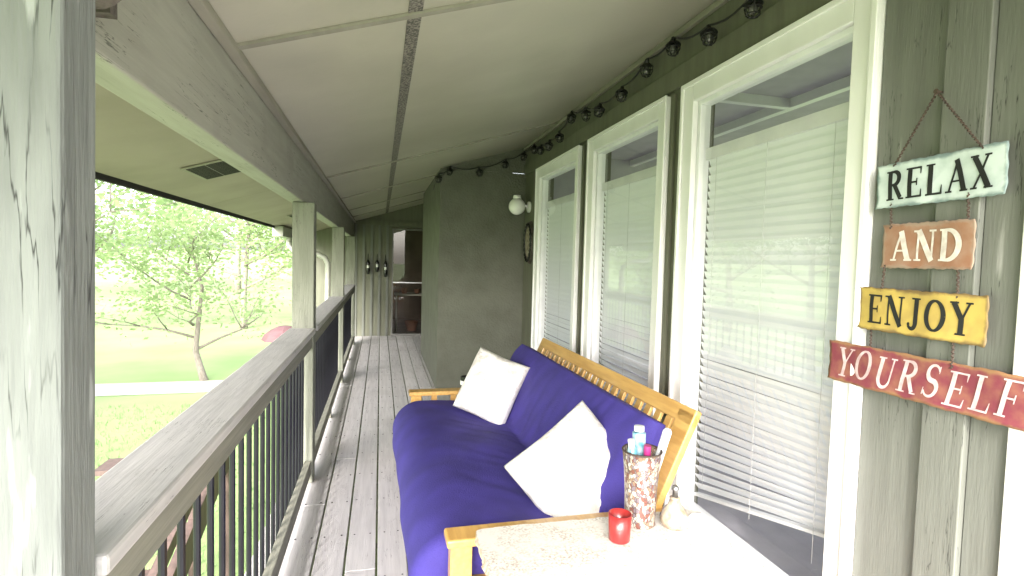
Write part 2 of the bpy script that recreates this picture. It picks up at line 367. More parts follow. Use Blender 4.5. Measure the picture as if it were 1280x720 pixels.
mb=MB(); mb.box(-.6,2.4,YB+3,YB+3.1,-.1,2.6); mb.box(-.7,-.6,YB+.12,YB+3,-.1,.9); mb.box(-.7,-.6,YB+.12,YB+3,2.1,2.6); mb.box(2.3,2.4,YB+.12,YB+3,-.1,2.6); mb.box(-.6,2.4,YB+.12,YB+3,-.12,-.02); mb.box(-.7,2.4,YB+.12,YB+3.1,2.6,2.7)
tag(mb.build('entry_room',M['doorroom']),kind='structure')
r=empty('metal_table',(.62,YB+.7,0),'small white table with thin legs behind the far glass door','table')
for xx in (-.3,.3):
    for yy in (-.18,.18): MB().tube([(xx,yy,0),(xx,yy,.72)],.012,6).build('leg',M['gutter'],r)
MB().box(-.34,.34,-.22,.22,.72,.75).build('table_top',M['gutter'],r,bevel=.004)
for i,(xx,z,s_) in enumerate(((-.15,.752,1.0),(.10,.752,.8),(.0,.0,1.8))):
    o=MB().lathe([(0,0),(.05*s_,0),(.075*s_,.11*s_),(.065*s_,.11*s_),(.05*s_,.02)],14).build('plant_pot',M['clay'],loc=(.62+xx,YB+.7,z+.001),smooth=False)
    tag(o,['left clay pot on the small table behind the far door','right clay pot on the small table behind the far door','largest clay pot on the floor under the small table'][i],'pot','clay pots by the table')
for i,(xx,z,h) in enumerate(((-.22,1.28,.26),(-.06,1.30,.22),(.09,1.25,.30))):
    r=empty('hanging_ornament',(xx,YB-.07,z),['left hanging metal ornament on the end wall of the porch','middle hanging metal ornament on the end wall of the porch','right and longest hanging ornament beside the far door'][i],'wall ornament','ornaments on the end wall')
    MB().lathe([(0,-h/2),(.025,-h/2),(.035,-h/4),(.025,h*.1),(.035,h*.3),(.01,h/2),(0,h/2)],12).build('body',M['mug'],r,smooth=True)
    MB().tube([(0,0,h/2),(0,.03,h/2+.1),(0,.06,h/2+.1)],.006,6).build('hook',M['black'],r)
    MB().lathe([(0,0),(.02,.0),(.02,.05),(0,.05)],10,(0,-.036,-.02)).build('glass_cup',M['white'],r)
# ------------------------------------------------------------------ wall lamp, plaque
r=empty('wall_lamp',(W,5.70,2.05),'round white globe lamp on the wall above the oval plaque','wall lamp')
MB().lathe([(0,0),(.06,0),(.06,.02),(.03,.03),(0,.03)],20,M=Matrix.Rotation(R(-90),3,'Y')).build('wall_plate',M['white'],r,smooth=False)
MB().tube([(-.02,0,0),(-.07,0,.02),(-.12,0,.10),(-.145,0,.115)],.012,8).build('bracket',M['white'],r,smooth=True)
MB().lathe([(0,.125),(.04,.12),(.045,.09),(.03,.080)],20,(-.145,0,0)).build('lamp_cap',M['white'],r,smooth=True)
MB().lathe([(.092*math.sin(math.pi*i/16)+.0001,-.092*math.cos(math.pi*i/16)) for i in range(17)],28,(-.145,0,0)).build('globe',M['globe'],r,smooth=True)
r=empty('oval_plaque',(W-.002,5.62,1.66),'dark carved oval plaque hanging on the wall below the globe lamp','plaque')
def oval(rx,rz,x0,x1,n=36):
    m=MB(); vs=[(x0,rx*math.cos(2*math.pi*k/n),rz*math.sin(2*math.pi*k/n)) for k in range(n)]+[(x1,rx*.93*math.cos(2*math.pi*k/n),rz*.93*math.sin(2*math.pi*k/n)) for k in range(n)]
    return m.add(vs,[tuple(range(n,2*n))]+[(k,(k+1)%n,n+(k+1)%n,n+k) for k in range(n)])
oval(.15,.235,0,-.03).build('rim',M['plaque'],r)
oval(.095,.165,-.031,-.036).build('centre',M['ceramic'],r)
MB().tube([(-.036,.122*math.cos(2*math.pi*k/88),.20*math.sin(2*math.pi*k/88)) for k in range(89)],[.007+.007*abs(math.sin(k*math.pi/4)) for k in range(89)],8).build('beading',M['mug'],r,smooth=True)
# ------------------------------------------------------------------ string lights
r=empty('string_lights',(W-.06,2.0,2.66),'string of small black caged lantern lights along the top of the house wall','string lights')
base=Vector(r.location)
pts=[(1.50,1.25,2.62),(1.50,1.65,2.60),(1.5,2.0,2.60),(1.5,2.32,2.60),(1.5,2.64,2.67),(1.5,2.93,2.66),(1.5,3.26,2.60),(1.5,3.61,2.59),(1.5,3.9,2.64),(1.5,4.2,2.69),(1.5,4.52,2.60),(1.5,4.78,2.58),(1.5,5.04,2.59),(1.5,5.3,2.65),(1.48,5.6,2.63),(1.33,5.84,2.58),(1.03,5.84,2.47),(.72,5.84,2.46),(.60,5.86,2.38),(.58,6.1,2.30),(.585,6.5,2.28)]
wp=[]
for a,b in zip(pts[:-1],pts[1:]):
    a=Vector(a);b=Vector(b)
    for q in range(5):
        f=q/5; p=a.lerp(b,f); p.z-= .03*math.sin(math.pi*f); wp.append(p-base)
MB().tube(wp,.0055,6).build('wire',M['blackpl'],r,smooth=True)
def lantern(loc):
    e=MB(); e.lathe([(0,.0),(.011,0),(.013,-.02),(.037,-.036),(.041,-.043),(.033,-.043),(.0,-.035)],16)
    l=e.build('lantern',M['blackpl'],r,loc=loc,smooth=False)
    MB().lathe([(0,-.036),(.010,-.038),(.019,-.058),(.019,-.072),(.010,-.086),(0,-.088)],12).build('bulb',M['bulb'],l,smooth=True)
    m=MB()
    for k in range(6):
        a=k*math.pi/3; c,s=math.cos(a),math.sin(a)
        m.tube([(.036*c,.036*s,-.04),(.034*c,.034*s,-.07),(.022*c,.022*s,-.094),(0,0,-.102)],.0028,5)
    for rr,z in ((.035,-.06),(.028,-.086)):
        m.tube([(rr*math.cos(2*math.pi*k/16),rr*math.sin(2*math.pi*k/16),z) for k in range(17)],.0028,5)
    m.build('cage',M['blackpl'],l)
    return l
l0=None
for p in pts[2:19]:
    L_=Vector(p)-base-Vector((0,0,.002))
    if l0 is None: l0=lantern(L_)
    else:
        c=copy_tree(l0,r); c.location=L_
        c.rotation_euler=(random.uniform(-.25,.25),random.uniform(-.25,.25),random.random())
# ------------------------------------------------------------------ lettering
def arc(cx,cy,rx,ry,a0,a1,n=14): return [(cx+rx*math.cos(R(a0+(a1-a0)*i/n)),cy+ry*math.sin(R(a0+(a1-a0)*i/n))) for i in range(n+1)]
TH,TN,SF=.20,.08,.06
def ser(x,y,w=.34): return ([(x-w/2,y),(x+w/2,y)],SF)
def G(ch):
    b=SF/2
    stem=lambda x,w=TH:([(x,b),(x,1-b)],w)
    def vw(pts,fn): return (pts,[fn(i/(len(pts)-1)) for i in range(len(pts))])
    bow=lambda f:TN+(TH-TN)*math.sin(math.pi*f)
    if ch=='R': return .80,[stem(.2),ser(.2,1-b),ser(.2,b),vw([(.2,.965)]+arc(.36,.74,.24,.225,90,-90)+[(.2,.515)],bow),([(.40,.52),(.66,.06)],TH*.95),ser(.70,b,.24)]
    if ch in 'EF':
        L=[stem(.2),ser(.2,1-b),ser(.2,b),([(.2,.965),(.66,.965)],.07),([(.64,.985),(.64,.76)],[.09,.03]),([(.2,.51),(.50,.51)],.065),([(.5,.63),(.5,.39)],.05)]
        if ch=='E': L+=[([(.2,.035),(.68,.035)],.07),([(.66,.015),(.68,.26)],[.09,.03])]
        return .74,L
    if ch=='L': return .70,[stem(.2),ser(.2,1-b),ser(.2,b),([(.2,.035),(.64,.035)],.07),([(.62,.015),(.64,.3)],[.09,.03])]
    if ch=='A': return .82,[([(.14,b),(.43,1)],TN),([(.40,1),(.70,b)],TH),([(.24,.34),(.6,.34)],.06),ser(.13,b,.25),ser(.70,b,.30)]
    if ch=='X': return .80,[([(.16,1-b),(.66,b)],TH),([(.64,1-b),(.16,b)],TN),ser(.17,1-b,.3),ser(.64,1-b,.24),ser(.16,b,.24),ser(.66,b,.3)]
    if ch=='N': return .86,[stem(.17,TN),([(.17,1),(.70,0)],TH),stem(.70,TN),ser(.13,1-b,.26),ser(.17,b,.26),ser(.70,1-b,.26)]
    if ch=='D': return .84,[stem(.2),ser(.17,1-b,.28),ser(.17,b,.28),vw([(.2,.965)]+arc(.33,.5,.38,.465,90,-90,20)+[(.2,.035)],bow)]
    if ch=='J': return .62,[([(.40,1-b),(.40,.25)]+arc(.24,.2,.16,.2,0,-150,10),[TH,TH]+[TH-.1*i/10 for i in range(11)]),ser(.38,1-b,.36),(arc(.12,.14,.03,.03,0,360,10),.07)]
    if ch=='O': return .86,[(arc(.43,.5,.31,.46,0,360,36),[TN+(TH-TN)*abs(math.cos(2*math.pi*i/36)) for i in range(37)])]
    if ch=='Y': return .80,[([(.15,1-b),(.42,.46)],TH),([(.68,1-b),(.42,.46)],TN),([(.41,.5),(.41,b)],TH),ser(.17,1-b,.3),ser(.67,1-b,.24),ser(.41,b,.34)]
    if ch=='U': return .84,[([(.2,1-b),(.2,.34)]+arc(.43,.32,.23,.285,180,360,14)+[(.66,.34),(.66,1-b)],[TH,TH]+[TH-(TH-TN)*i/14 for i in range(15)]+[TN,TN]),ser(.2,1-b,.3),ser(.66,1-b,.24)]
    if ch=='S':
        p=arc(.37,.735,.2,.23,20,270,14)+arc(.37,.27,.22,.235,90,-160,14)[1:]
        n=len(p); return .72,[(p,[TN+(TH-TN)*max(0,math.sin(math.pi*i/(n-1)))**2 for i in range(n)]),([(.56,.95),(.56,.74)],[.06,.03]),([(.14,.06),(.14,.28)],[.06,.03])]
def textmesh(m,txt,s0,t0,h,wf,surf,slant=0,bounce=0,gap=.02,sw=1.0):
    widths=[G(c)[0] for c in txt]; tot=sum(widths)*wf*h+gap*(len(txt)-1)
    x=s0-tot/2; lay=0
    for i,ch in enumerate(txt):
        w,st=G(ch); by=bounce*math.sin(i*2.1)
        for pts,ws in st:
            lay+=1
            n=len(pts); ws=ws if isinstance(ws,list) else [ws]*n
            if n==2:
                pts=[(pts[0][0]+(pts[1][0]-pts[0][0])*q/5,pts[0][1]+(pts[1][1]-pts[0][1])*q/5) for q in range(6)]; ws=[ws[0]+(ws[1]-ws[0])*q/5 for q in range(6)]; n=6
            vs=[]
            for q,(px,py) in enumerate(pts):
                a=pts[max(q-1,0)];b=pts[min(q+1,n-1)]; dx,dy=b[0]-a[0],b[1]-a[1]; l=math.hypot(dx,dy) or 1; nx,ny=-dy/l,dx/l
                for sg in (-.5,.5):
                    ux=px+nx*ws[q]*sg*sw; uy=py+ny*ws[q]*sg*sw
                    s=x+(ux*wf+slant*(uy-.5))*h; t=t0+(uy-.5+by)*h
                    vs.append((surf(s,t)-.0014-lay*.00003,-s,t))
            m.add(vs,[(2*q,2*q+1,2*q+3,2*q+2) for q in range(n-1)])
        x+=w*wf*h+gap
def sign(txt,yc,zc,wd,ht,base,edge,ink,label,th,wf,gap,tilt,slant=0,bounce=0,ph=0,sw=1,wires=()):
    r=empty('hanging_sign',(W-.045,yc,zc),label,'sign','painted metal signs hanging in a column on the wall'); r.rotation_euler=(tilt,0,0)
    surf=lambda s,t: .0016*math.sin(s*34+ph)+.003*math.sin(s*11+ph*2)+.001*math.sin(t*60+s*15)
    nx,nz=60,14; vs=[];fs=[]
    for side in (0,1):
        for j in range(nz+1):
            for i in range(nx+1):
                u=i/nx*2-1; v=j/nz*2-1
                s=u*wd/2+ (.0015*math.sin(v*9+ph) if abs(u)==1 else 0); t=v*ht/2*(1+.018*math.sin(u*17+ph)+.014*math.sin(u*47))
                vs.append((surf(s,t)+side*.0015-(.004*abs(v)**6)*(1 if side==0 else 1),-s,t))
    n1=(nx+1)*(nz+1)
    for j in range(nz):
        for i in range(nx):
            a=j*(nx+1)+i; fs.append((a,a+1,a+nx+2,a+nx+1)); fs.append((n1+a,n1+a+nx+1,n1+a+nx+2,n1+a+1))
    for i in range(nx):
        fs.append((i,n1+i,n1+i+1,i+1)); a=nz*(nx+1)+i; fs.append((a,a+1,n1+a+1,n1+a))
    for j in range(nz):
        a=j*(nx+1); b=a+nx; fs.append((a,a+nx+1,n1+a+nx+1,n1+a)); fs.append((b,n1+b,n1+b+nx+1,b+nx+1))
    m=bpy.data.materials.new('sign_paint'); m.use_nodes=True; nt=m.node_tree;N=nt.nodes;L=nt.links;b=N['Principled BSDF']; b.inputs['Roughness'].default_value=.5
    tc=N.new('ShaderNodeTexCoord')
    no=N.new('ShaderNodeTexNoise'); no.inputs['Scale'].default_value=22; no.inputs['Detail'].default_value=9; L.new(tc.outputs['Object'],no.inputs['Vector'])
    cr=N.new('ShaderNodeValToRGB'); e=cr.color_ramp.elements; e[0].position=.34; e[0].color=(*[x*.6+y*.4 for x,y in zip(base,edge)],1); e[1].position=.6; e[1].color=(*base,1); L.new(no.outputs['Fac'],cr.inputs['Fac'])
    se=N.new('ShaderNodeSeparateXYZ'); L.new(tc.outputs['Object'],se.inputs[0])
    def edgef(o_,half):
        a=N.new('ShaderNodeMath');a.operation='ABSOLUTE';L.new(o_,a.inputs[0]); s_=N.new('ShaderNodeMath');s_.operation='SUBTRACT';s_.inputs[0].default_value=half;L.new(a.outputs[0],s_.inputs[1]);return s_.outputs[0]
    mn=N.new('ShaderNodeMath');mn.operation='MINIMUM';L.new(edgef(se.outputs[1],wd/2),mn.inputs[0]);L.new(edgef(se.outputs[2],ht/2),mn.inputs[1])
    ad=N.new('ShaderNodeMath');ad.operation='MULTIPLY_ADD';ad.inputs[1].default_value=.03;L.new(no.outputs['Fac'],ad.inputs[0]);L.new(mn.outputs[0],ad.inputs[2])
    mr=N.new('ShaderNodeMapRange');mr.inputs[1].default_value=.026;mr.inputs[2].default_value=.017;L.new(ad.outputs[0],mr.inputs[0])
    mx=N.new('ShaderNodeMix');mx.data_type='RGBA';L.new(mr.outputs[0],mx.inputs[0]);L.new(cr.outputs[0],mx.inputs[6]);mx.inputs[7].default_value=(*[x*.8 for x in edge],1)
    L.new(mx.outputs[2],b.inputs['Base Color'])
    MB().add(vs,fs).build('sign_plate',m,r,smooth=True)
    t=MB(); textmesh(t,txt,0,0,th,wf,surf,slant,bounce,gap,sw); t.build('lettering',ink,r)
    for w_ in wires:
        tw=[];qn=0
        for a,b_ in zip(w_[:-1],w_[1:]):
            a=Vector(a);b_=Vector(b_); n=max(4,int((b_-a).length/.011))
            for q in range(n*4):
                p=a.lerp(b_,q/(n*4)); qn+=1; ang=qn*1.57
                tw.append(p+Vector((math.cos(ang)*.0024,math.sin(ang)*.0024,0)))
        tw.append(Vector(w_[-1]))
        MB().tube(tw,.0026,5).build('hanging_wire',M['rust'],r)
    return r
ink=mat('black_ink',(.010,.010,.012),None,.5); inkw=mat('white_ink',(.66,.62,.58),(.48,.42,.39),.5,40)
inkp=mat('pink_ink',(.60,.47,.48),(.42,.30,.31),.5,40)
R0=sign('RELAX',1.215,1.722,.365,.135,(.50,.565,.555),(.22,.29,.29),ink,'pale aqua metal sign reading RELAX, top of the column of signs',.090,.80,.006,R(-1.2),ph=.4,sw=.95,wires=[((-.003,.125,.06),(-.006,.0,.245),(-.003,-.125,.06))])
MB().lathe([(0,0),(.007,0),(.007,.003),(.003,.004),(.003,.03),(0,.03)],10,(-.012,0,.247),Matrix.Rotation(R(90),3,'Y')).build('nail',M['rust'],R0)
sign('AND',1.232,1.533,.275,.135,(.265,.13,.08),(.36,.26,.20),inkw,'terracotta orange metal sign reading AND, second from the top',.090,.90,.006,R(0),ph=1.4,wires=[((0,.11,.055),(0,.115,.135)),((0,-.115,.055),(0,-.11,.14))])
sign('ENJOY',1.247,1.333,.385,.135,(.44,.32,.08),(.22,.145,.055),ink,'mustard yellow metal sign reading ENJOY, third from the top',.092,.82,.006,R(.6),ph=2.5,sw=.9,wires=[((0,-.115,.055),(0,-.11,.14)),((0,.115,.055),(0,.11,.14))])
sign('YOURSELF',1.235,1.142,.62,.135,(.175,.033,.050),(.32,.17,.085),inkp,'long faded red metal sign reading YOURSELF, lowest of the column of signs',.100,.78,.010,R(.4),slant=.2,bounce=.05,ph=3.3,sw=.75,wires=[((0,.155,.05),(0,.155,.13)),((0,-.10,.05),(0,-.10,.13))])
# ------------------------------------------------------------------ futon
fx,fy=.28,1.80; FL=2.05
F=empty('futon_sofa',(fx,fy,0),'pine framed futon sofa with a deep blue mattress against the house wall','sofa',rz=R(.6))
def arm(y):
    a=MB().box(-.05,.88,y-.05,y+.05,.48,.51).build('armrest',M['pine'],F,bevel=.008)
    MB().box(-.035,.04,y-.03,y+.03,0,.478).build('leg',M['pine'],a,bevel=.004); MB().box(.78,.85,y-.03,y+.03,0,.478).build('leg',M['pine'],a,bevel=.004)
    m=MB(); m.box(.042,.778,y-.018,y+.018,.12,.20); m.build('side_rail',M['pine'],a,bevel=.003)
    for i in range(5):
        xx=.13+i*.14; MB().box(xx-.02,xx+.02,y-.012,y+.012,.202,.478).build('spindle',M['pine'],a)
arm(0.0); arm(FL)
MB().box(-.01,.03,.035,FL-.035,.17,.29).build('front_rail',M['pine'],F,bevel=.004)
MB().box(.03,.66,.06,FL-.06,.26,.285).build('seat_deck',M['pine'],F)
b0=Vector((.67,0,.26)); b1=Vector((.94,0,.87)); bd=(b1-b0).normalized(); bn=Vector((bd.z,0,-bd.x))
def bp(f,y,off=0): p=b0.lerp(b1,f)+bn*off; return (p.x,y,p.z)
for y in (.085,FL-.085):
    MB().bar(bp(0,y),bp(1.0,y),.11,.03,up=bn).build('back_stile',M['pine'],F,bevel=.005)
MB().bar(bp(.97,.03,.0),bp(.97,FL-.03,.0),.03,.07,up=bd).build('top_rail',M['pine'],F,bevel=.006)
MB().bar(bp(.5,.142,.018),bp(.5,FL-.142,.018),.03,.06,up=bd).build('mid_rail',M['pine'],F)
for i in range(20):
    y=.19+i*(FL-.38)/19
    MB().bar(bp(.1,y,0),bp(.93,y,0),.045,.016,up=bn).build('slat',M['pine'],F,bevel=.002)
path=[(-.085,.17),(-.083,.29),(-.01,.37),(.14,.375),(.32,.36),(.48,.355),(.565,.38),(.628,.46),(.695,.61),(.757,.75),(.795,.835)]
th=[.05,.085,.095,.095,.092,.085,.075,.08,.086,.083,.05]
def catm(P,n):
    out=[]
    for i in range(len(P)-1):
        p0=P[max(i-1,0)];p1=P[i];p2=P[i+1];p3=P[min(i+2,len(P)-1)]
        for q in range(n):
            t=q/n; out.append([.5*((2*p1[k])+(-p0[k]+p2[k])*t+(2*p0[k]-5*p1[k]+4*p2[k]-p3[k])*t*t+(-p0[k]+3*p1[k]-3*p2[k]+p3[k])*t**3) for k in range(len(p1))])
    out.append(list(P[-1])); return out
pp=catm([(a[0],a[1],t) for a,t in zip(path,th)],6); n=len(pp)
loop=[]
for i,(px,pz,t) in enumerate(pp):
    a=pp[max(i-1,0)];b=pp[min(i+1,n-1)]; dx,dz=b[0]-a[0],b[1]-a[1]; l=math.hypot(dx,dz); loop.append((px,pz,-dz/l,dx/l,t))
ring=[(*q,1) for q in loop]+[(*q,-1) for q in reversed(loop)]; NR=len(ring); NY=130; vs=[];fs=[]
for j in range(NY+1):
    f=j/NY; y=.065+f*(FL-.13)
    e=min(f,1-f)*(FL-.13); sh=math.sqrt(max(0,1-(1-min(1,e/.07))**2)); sh=.25+.75*sh
    for (x_,z_,nx,nz,t,sg) in ring:
        q=Vector((x_*3,y*2.4,z_*3+sg)); w_=noise.noise(q)*.012+noise.noise(q*2.3)*.005
        cd_=math.hypot(x_-.55,z_-.45)
        w_+=-.010*max(0,1-cd_/.22)*abs(math.sin(y*11+noise.noise(q)*5))
        q2=Vector((x_*2+z_*3,y*11+x_*7,sg)); w_+=.006*(1-abs(noise.noise(q2))*2.6)*max(0,1-cd_/.6)
        vs.append((x_+nx*sg*(t*sh+w_*sg*(1 if sg>0 else .3)),y,z_+nz*sg*(t*sh+(w_ if sg>0 else 0))))
for j in range(NY):
    for i in range(NR):
        i2=(i+1)%NR; fs.append((j*NR+i,j*NR+i2,(j+1)*NR+i2,(j+1)*NR+i))
fs.append(tuple(range(NR-1,-1,-1))); fs.append(tuple(NY*NR+i for i in range(NR)))
o=MB().add(vs,fs).build('mattress',M['futon'],F,smooth=True)
# ------------------------------------------------------------------ pillows
def pillow(loc,rot,a,b,t,label,seed):
    n=44; vs=[];fs=[]
    for side in (1,-1):
        for j in range(n+1):
            for i in range(n+1):
                u=i/n*2-1;v=j/n*2-1
                x_=a*u*(1-.09*(1-v*v)*abs(u)**2)*(1-.05*(abs(u*v))**3); y_=b*v*(1-.09*(1-u*u)*abs(v)**2)*(1-.05*(abs(u*v))**3)
                h=t*((1-abs(u)**3)*(1-abs(v)**3))**.5
                q=Vector((u*1.6+seed,v*1.6,side)); 
                h+=(noise.noise(q)*.022+noise.noise(q*2.7)*.015+noise.noise(q*6)*.007)*(1-max(abs(u),abs(v))**6)
                vs.append((x_,y_,side*h))
    n1=(n+1)**2
    for j in range(n):
        for i in range(n):
            k=j*(n+1)+i; fs.append((k,k+1,k+n+2,k+n+1)); fs.append((n1+k,n1+k+n+1,n1+k+n+2,n1+k+1))
    m=MB().add(vs,fs); o=m.build('throw_pillow',M['pillow'],loc=loc,smooth=True); o.rotation_euler=rot
    w=o.modifiers.new('Weld','WELD'); w.merge_threshold=.0015
    tag(o,label,'pillow','white pillows on the futon'); return o
def face(nv,roll):
    q=Vector(nv).normalized().to_track_quat('Z','Y'); return (q@Quaternion((0,0,1),roll)).to_euler()
pillow((.71,3.38,.635),face((-.52,-.74,.40),R(-16)),.205,.225,.085,'smaller white pillow at the far end of the futon by the arm',1.3)
pillow((.81,2.06,.575),face((-.34,-.80,.50),R(44)),.235,.235,.10,'bigger cream pillow standing on its corner at the near end of the futon',5.1)
r=empty('coffee_mug',(.62,3.86,.512),'small black and white mug on the far arm of the futon','mug')
MB().lathe([(0,0),(.035,0),(.04,.045),(.04,.09),(.035,.09),(.034,.01)],18).build('cup',M['mug'],r)
MB().lathe([(.0405,.03),(.0415,.032),(.0415,.06),(.0405,.062)],18).build('band',M['white'],r)
MB().tube([(.04,0,.075),(.065,0,.07),(.07,0,.045),(.055,0,.02),(.038,0,.02)],.005,6).build('handle',M['mug'],r,smooth=True)
# ------------------------------------------------------------------ table
tx0,tx1,ty0,ty1,tz=.30,1.10,.98,1.655,.595
Tb=empty('side_table',((tx0+tx1)/2,(ty0+ty1)/2,0),'low table with a chipped edge speckled granite top beside the futon','table')
hw,hd=(tx1-tx0)/2,(ty1-ty0)/2
def corner(cx,cy,a0,r_=.045): return [(cx+r_*math.cos(R(a0+9*k)),cy+r_*math.sin(R(a0+9*k))) for k in range(11)]
c_=.045
cs=[corner(hw-c_,hd-c_,0),corner(-hw+c_,hd-c_,90),corner(-hw+c_,-hd+c_,180),corner(hw-c_,-hd+c_,270)]
out=[]
for i in range(4):
    out+=cs[i]; a=Vector(cs[i][-1]);b=Vector(cs[(i+1)%4][0]); n=50
    for k in range(1,n): out.append(tuple(a.lerp(b,k/n)))
n=len(out)
def rag(p,z,amp):
    q=Vector((p[0]*28,p[1]*28,z*60)); d=noise.noise(q)*amp+noise.noise(q*.35)*amp*.8+noise.noise(q*3)*amp*.3; l=math.hypot(*p); return (p[0]*(1+d/l),p[1]*(1+d/l),z)
vs=[];rings=[(.994,tz,.010),(1,tz-.006,.011),(1.0,tz-.018,.012),(.995,tz-.03,.008)]
for s,z,am in rings:
    for p in out: vs.append(rag((p[0]*s,p[1]*s),z,am))
fs=[]
for k in range(3):
    for i in range(n): fs.append((k*n+i,k*n+(i+1)%n,(k+1)*n+(i+1)%n,(k+1)*n+i))
fs.append(tuple(range(n-1,-1,-1))); fs.append(tuple(3*n+i for i in range(n)))
fs=[tuple(reversed(f)) for f in fs]
top=MB().add(vs,fs).build('table_top',M['granite'],Tb); top.data.materials.append(M['granedge'])
for p in top.data.polygons:
    if len(p.vertices)==4: p.material_index=1
for sx in(-1,1):
    for sy in(-1,1): MB().box(sx*(hw-.09)-.03,sx*(hw-.09)+.03,sy*(hd-.09)-.03,sy*(hd-.09)+.03,0,tz-.032).build('leg',M['pine'],Tb,bevel=.003)
for bx_ in ((-hw+.12,hw-.12,hd-.10,hd-.08),(-hw+.12,hw-.12,-hd+.08,-hd+.10),(-hw+.08,-hw+.1,-hd+.12,hd-.12),(hw-.10,hw-.08,-hd+.12,hd-.12)):
    MB().box(*bx_,tz-.12,tz-.033).build('apron',M['pine'],Tb)
def vasemat():
    m=bpy.data.materials.new('mosaic_weave'); m.use_nodes=True; nt=m.node_tree;N=nt.nodes;L=nt.links;b=N['Principled BSDF']; b.inputs['Roughness'].default_value=.3; b.inputs['Metallic'].default_value=.2
    tc=N.new('ShaderNodeTexCoord'); g=N.new('ShaderNodeTexVoronoi'); g.inputs['Scale'].default_value=105; mp=N.new('ShaderNodeMapping'); mp.inputs['Scale'].default_value=(1,1,.75); L.new(tc.outputs['Object'],mp.inputs[0]); L.new(mp.outputs[0],g.inputs['Vector'])
    cr=N.new('ShaderNodeValToRGB'); cr.color_ramp.interpolation='CONSTANT'; e=cr.color_ramp.elements
    e[0].color=(.17,.065,.05,1); e[1].position=.16; e[1].color=(.38,.33,.27,1)
    for p,c in ((.42,(.24,.16,.11,1)),(.6,(.44,.41,.37,1)),(.82,(.17,.14,.16,1))): x=e.new(p); x.color=c
    sp=N.new('ShaderNodeSeparateColor'); L.new(g.outputs['Color'],sp.inputs[0]); L.new(sp.outputs[0],cr.inputs['Fac'])
    v2=N.new('ShaderNodeTexVoronoi'); v2.feature='DISTANCE_TO_EDGE'; v2.inputs['Scale'].default_value=105; L.new(mp.outputs[0],v2.inputs['Vector'])
    mr=N.new('ShaderNodeMapRange'); mr.inputs[1].default_value=.03; mr.inputs[2].default_value=.08; L.new(v2.outputs['Distance'],mr.inputs[0])
    mx=N.new('ShaderNodeMix'); mx.data_type='RGBA'; L.new(mr.outputs[0],mx.inputs[0]); mx.inputs[6].default_value=(.08,.05,.045,1); L.new(cr.outputs[0],mx.inputs[7]); L.new(mx.outputs[2],b.inputs['Base Color'])
    return m
r=empty('mosaic_vase',(.85,1.59,tz+.001),'tall red and cream mosaic vase used as a holder on the granite table','vase')
MB().lathe([(0,0),(.048,0),(.052,.004),(.050,.02),(.052,.10),(.057,.18),(.064,.245),(.060,.245),(.053,.18),(.047,.02),(0,.015)],36).build('vase_body',vasemat(),r,smooth=True)
MB().lathe([(.064,.243),(.067,.246),(.064,.250),(.060,.246)],36).build('rim',M['rust'],r,smooth=True)
def stick(name,label,cat,p0,p1,prof,m1,m2):
    p0=Vector(p0);p1=Vector(p1); r=empty(name,p0,label,cat); q=(p1-p0).to_track_quat('Z','Y'); r.rotation_mode='QUATERNION'; r.rotation_quaternion=q
    MB().lathe(prof[0],16).build('body',m1,r,smooth=False)
    if prof[1]: MB().lathe(prof[1],16).build('cap',m2,r,smooth=False)
vb=Vector((.85,1.59,tz))
stick('spray_bottle','slim teal and white bottle at the left of the mosaic vase','bottle',vb+Vector((-.01,-.008,.03)),vb+Vector((-.045,.0,.31)),([(0,0),(.018,0),(.018,.215),(.011,.235),(0,.235)],[(0,.235),(.011,.235),(.011,.258),(0,.258)]),M['teal'],M['whiteplastic'])
stick('lotion_tube','blue capped tube standing in the middle of the mosaic vase','tube',vb+Vector((.0,.015,.03)),vb+Vector((.002,.03,.33)),([(0,0),(.016,0),(.022,.268),(0,.272)],[(0,.273),(.017,.273),(.017,.290),(0,.290)]),M['teal'],M['whiteplastic'])
stick('pink_marker','short pink capped tube in the mosaic vase','tube',vb+Vector((.005,-.02,.03)),vb+Vector((.0,-.035,.28)),([(0,0),(.011,0),(.011,.20),(0,.20)],[(0,.20),(.012,.20),(.012,.245),(0,.245)]),M['whiteplastic'],M['pink'])
stick('white_candle','long white taper leaning to the right out of the mosaic vase','candle',vb+Vector((.0,-.005,.03)),vb+Vector((.095,.0,.32)),([(0,0),(.014,0),(.015,.29),(.009,.30),(0,.30)],None),M['whiteplastic'],None)
r=empty('candle_glass',(.735,1.50,tz+.001),'short red glass candle holder on the granite table','candle holder')
MB().lathe([(0,0),(.030,0),(.033,.004),(.036,.085),(.033,.085),(.030,.03)],28).build('glass_cup',M['red'],r,smooth=True)
MB().lathe([(0,.055),(.0315,.055),(.0315,.03)],24).build('wax',M['wax'],r)
r=empty('ceramic_bottle',(.955,1.55,tz+.001),'squat brown and cream ceramic bottle with a pourer beside the mosaic vase','bottle')
MB().lathe([(0,0),(.038,0),(.046,.012),(.047,.03),(.038,.052),(.022,.072),(.016,.09),(.018,.095),(.012,.098),(0,.098)],28).build('bottle_body',M['ceramic'],r,smooth=True)
MB().lathe([(.0,.098),(.010,.098),(.008,.118),(.013,.122),(.010,.134),(0,.136)],18).build('stopper',M['steel'],r,smooth=True)
r=empty('lidded_dish',(1.02,1.52,tz+.001),'small frosted white lidded dish next to the ceramic bottle','dish')
MB().lathe([(0,0),(.03,0),(.042,.015),(.045,.028),(.042,.028),(.03,.008),(0,.006)],28).build('dish_body',M['globe'],r,smooth=True)
MB().lathe([(0,.05),(.018,.046),(.03,.035),(.035,.028),(0,.020)],24).build('lid',M['globe'],r,smooth=True)
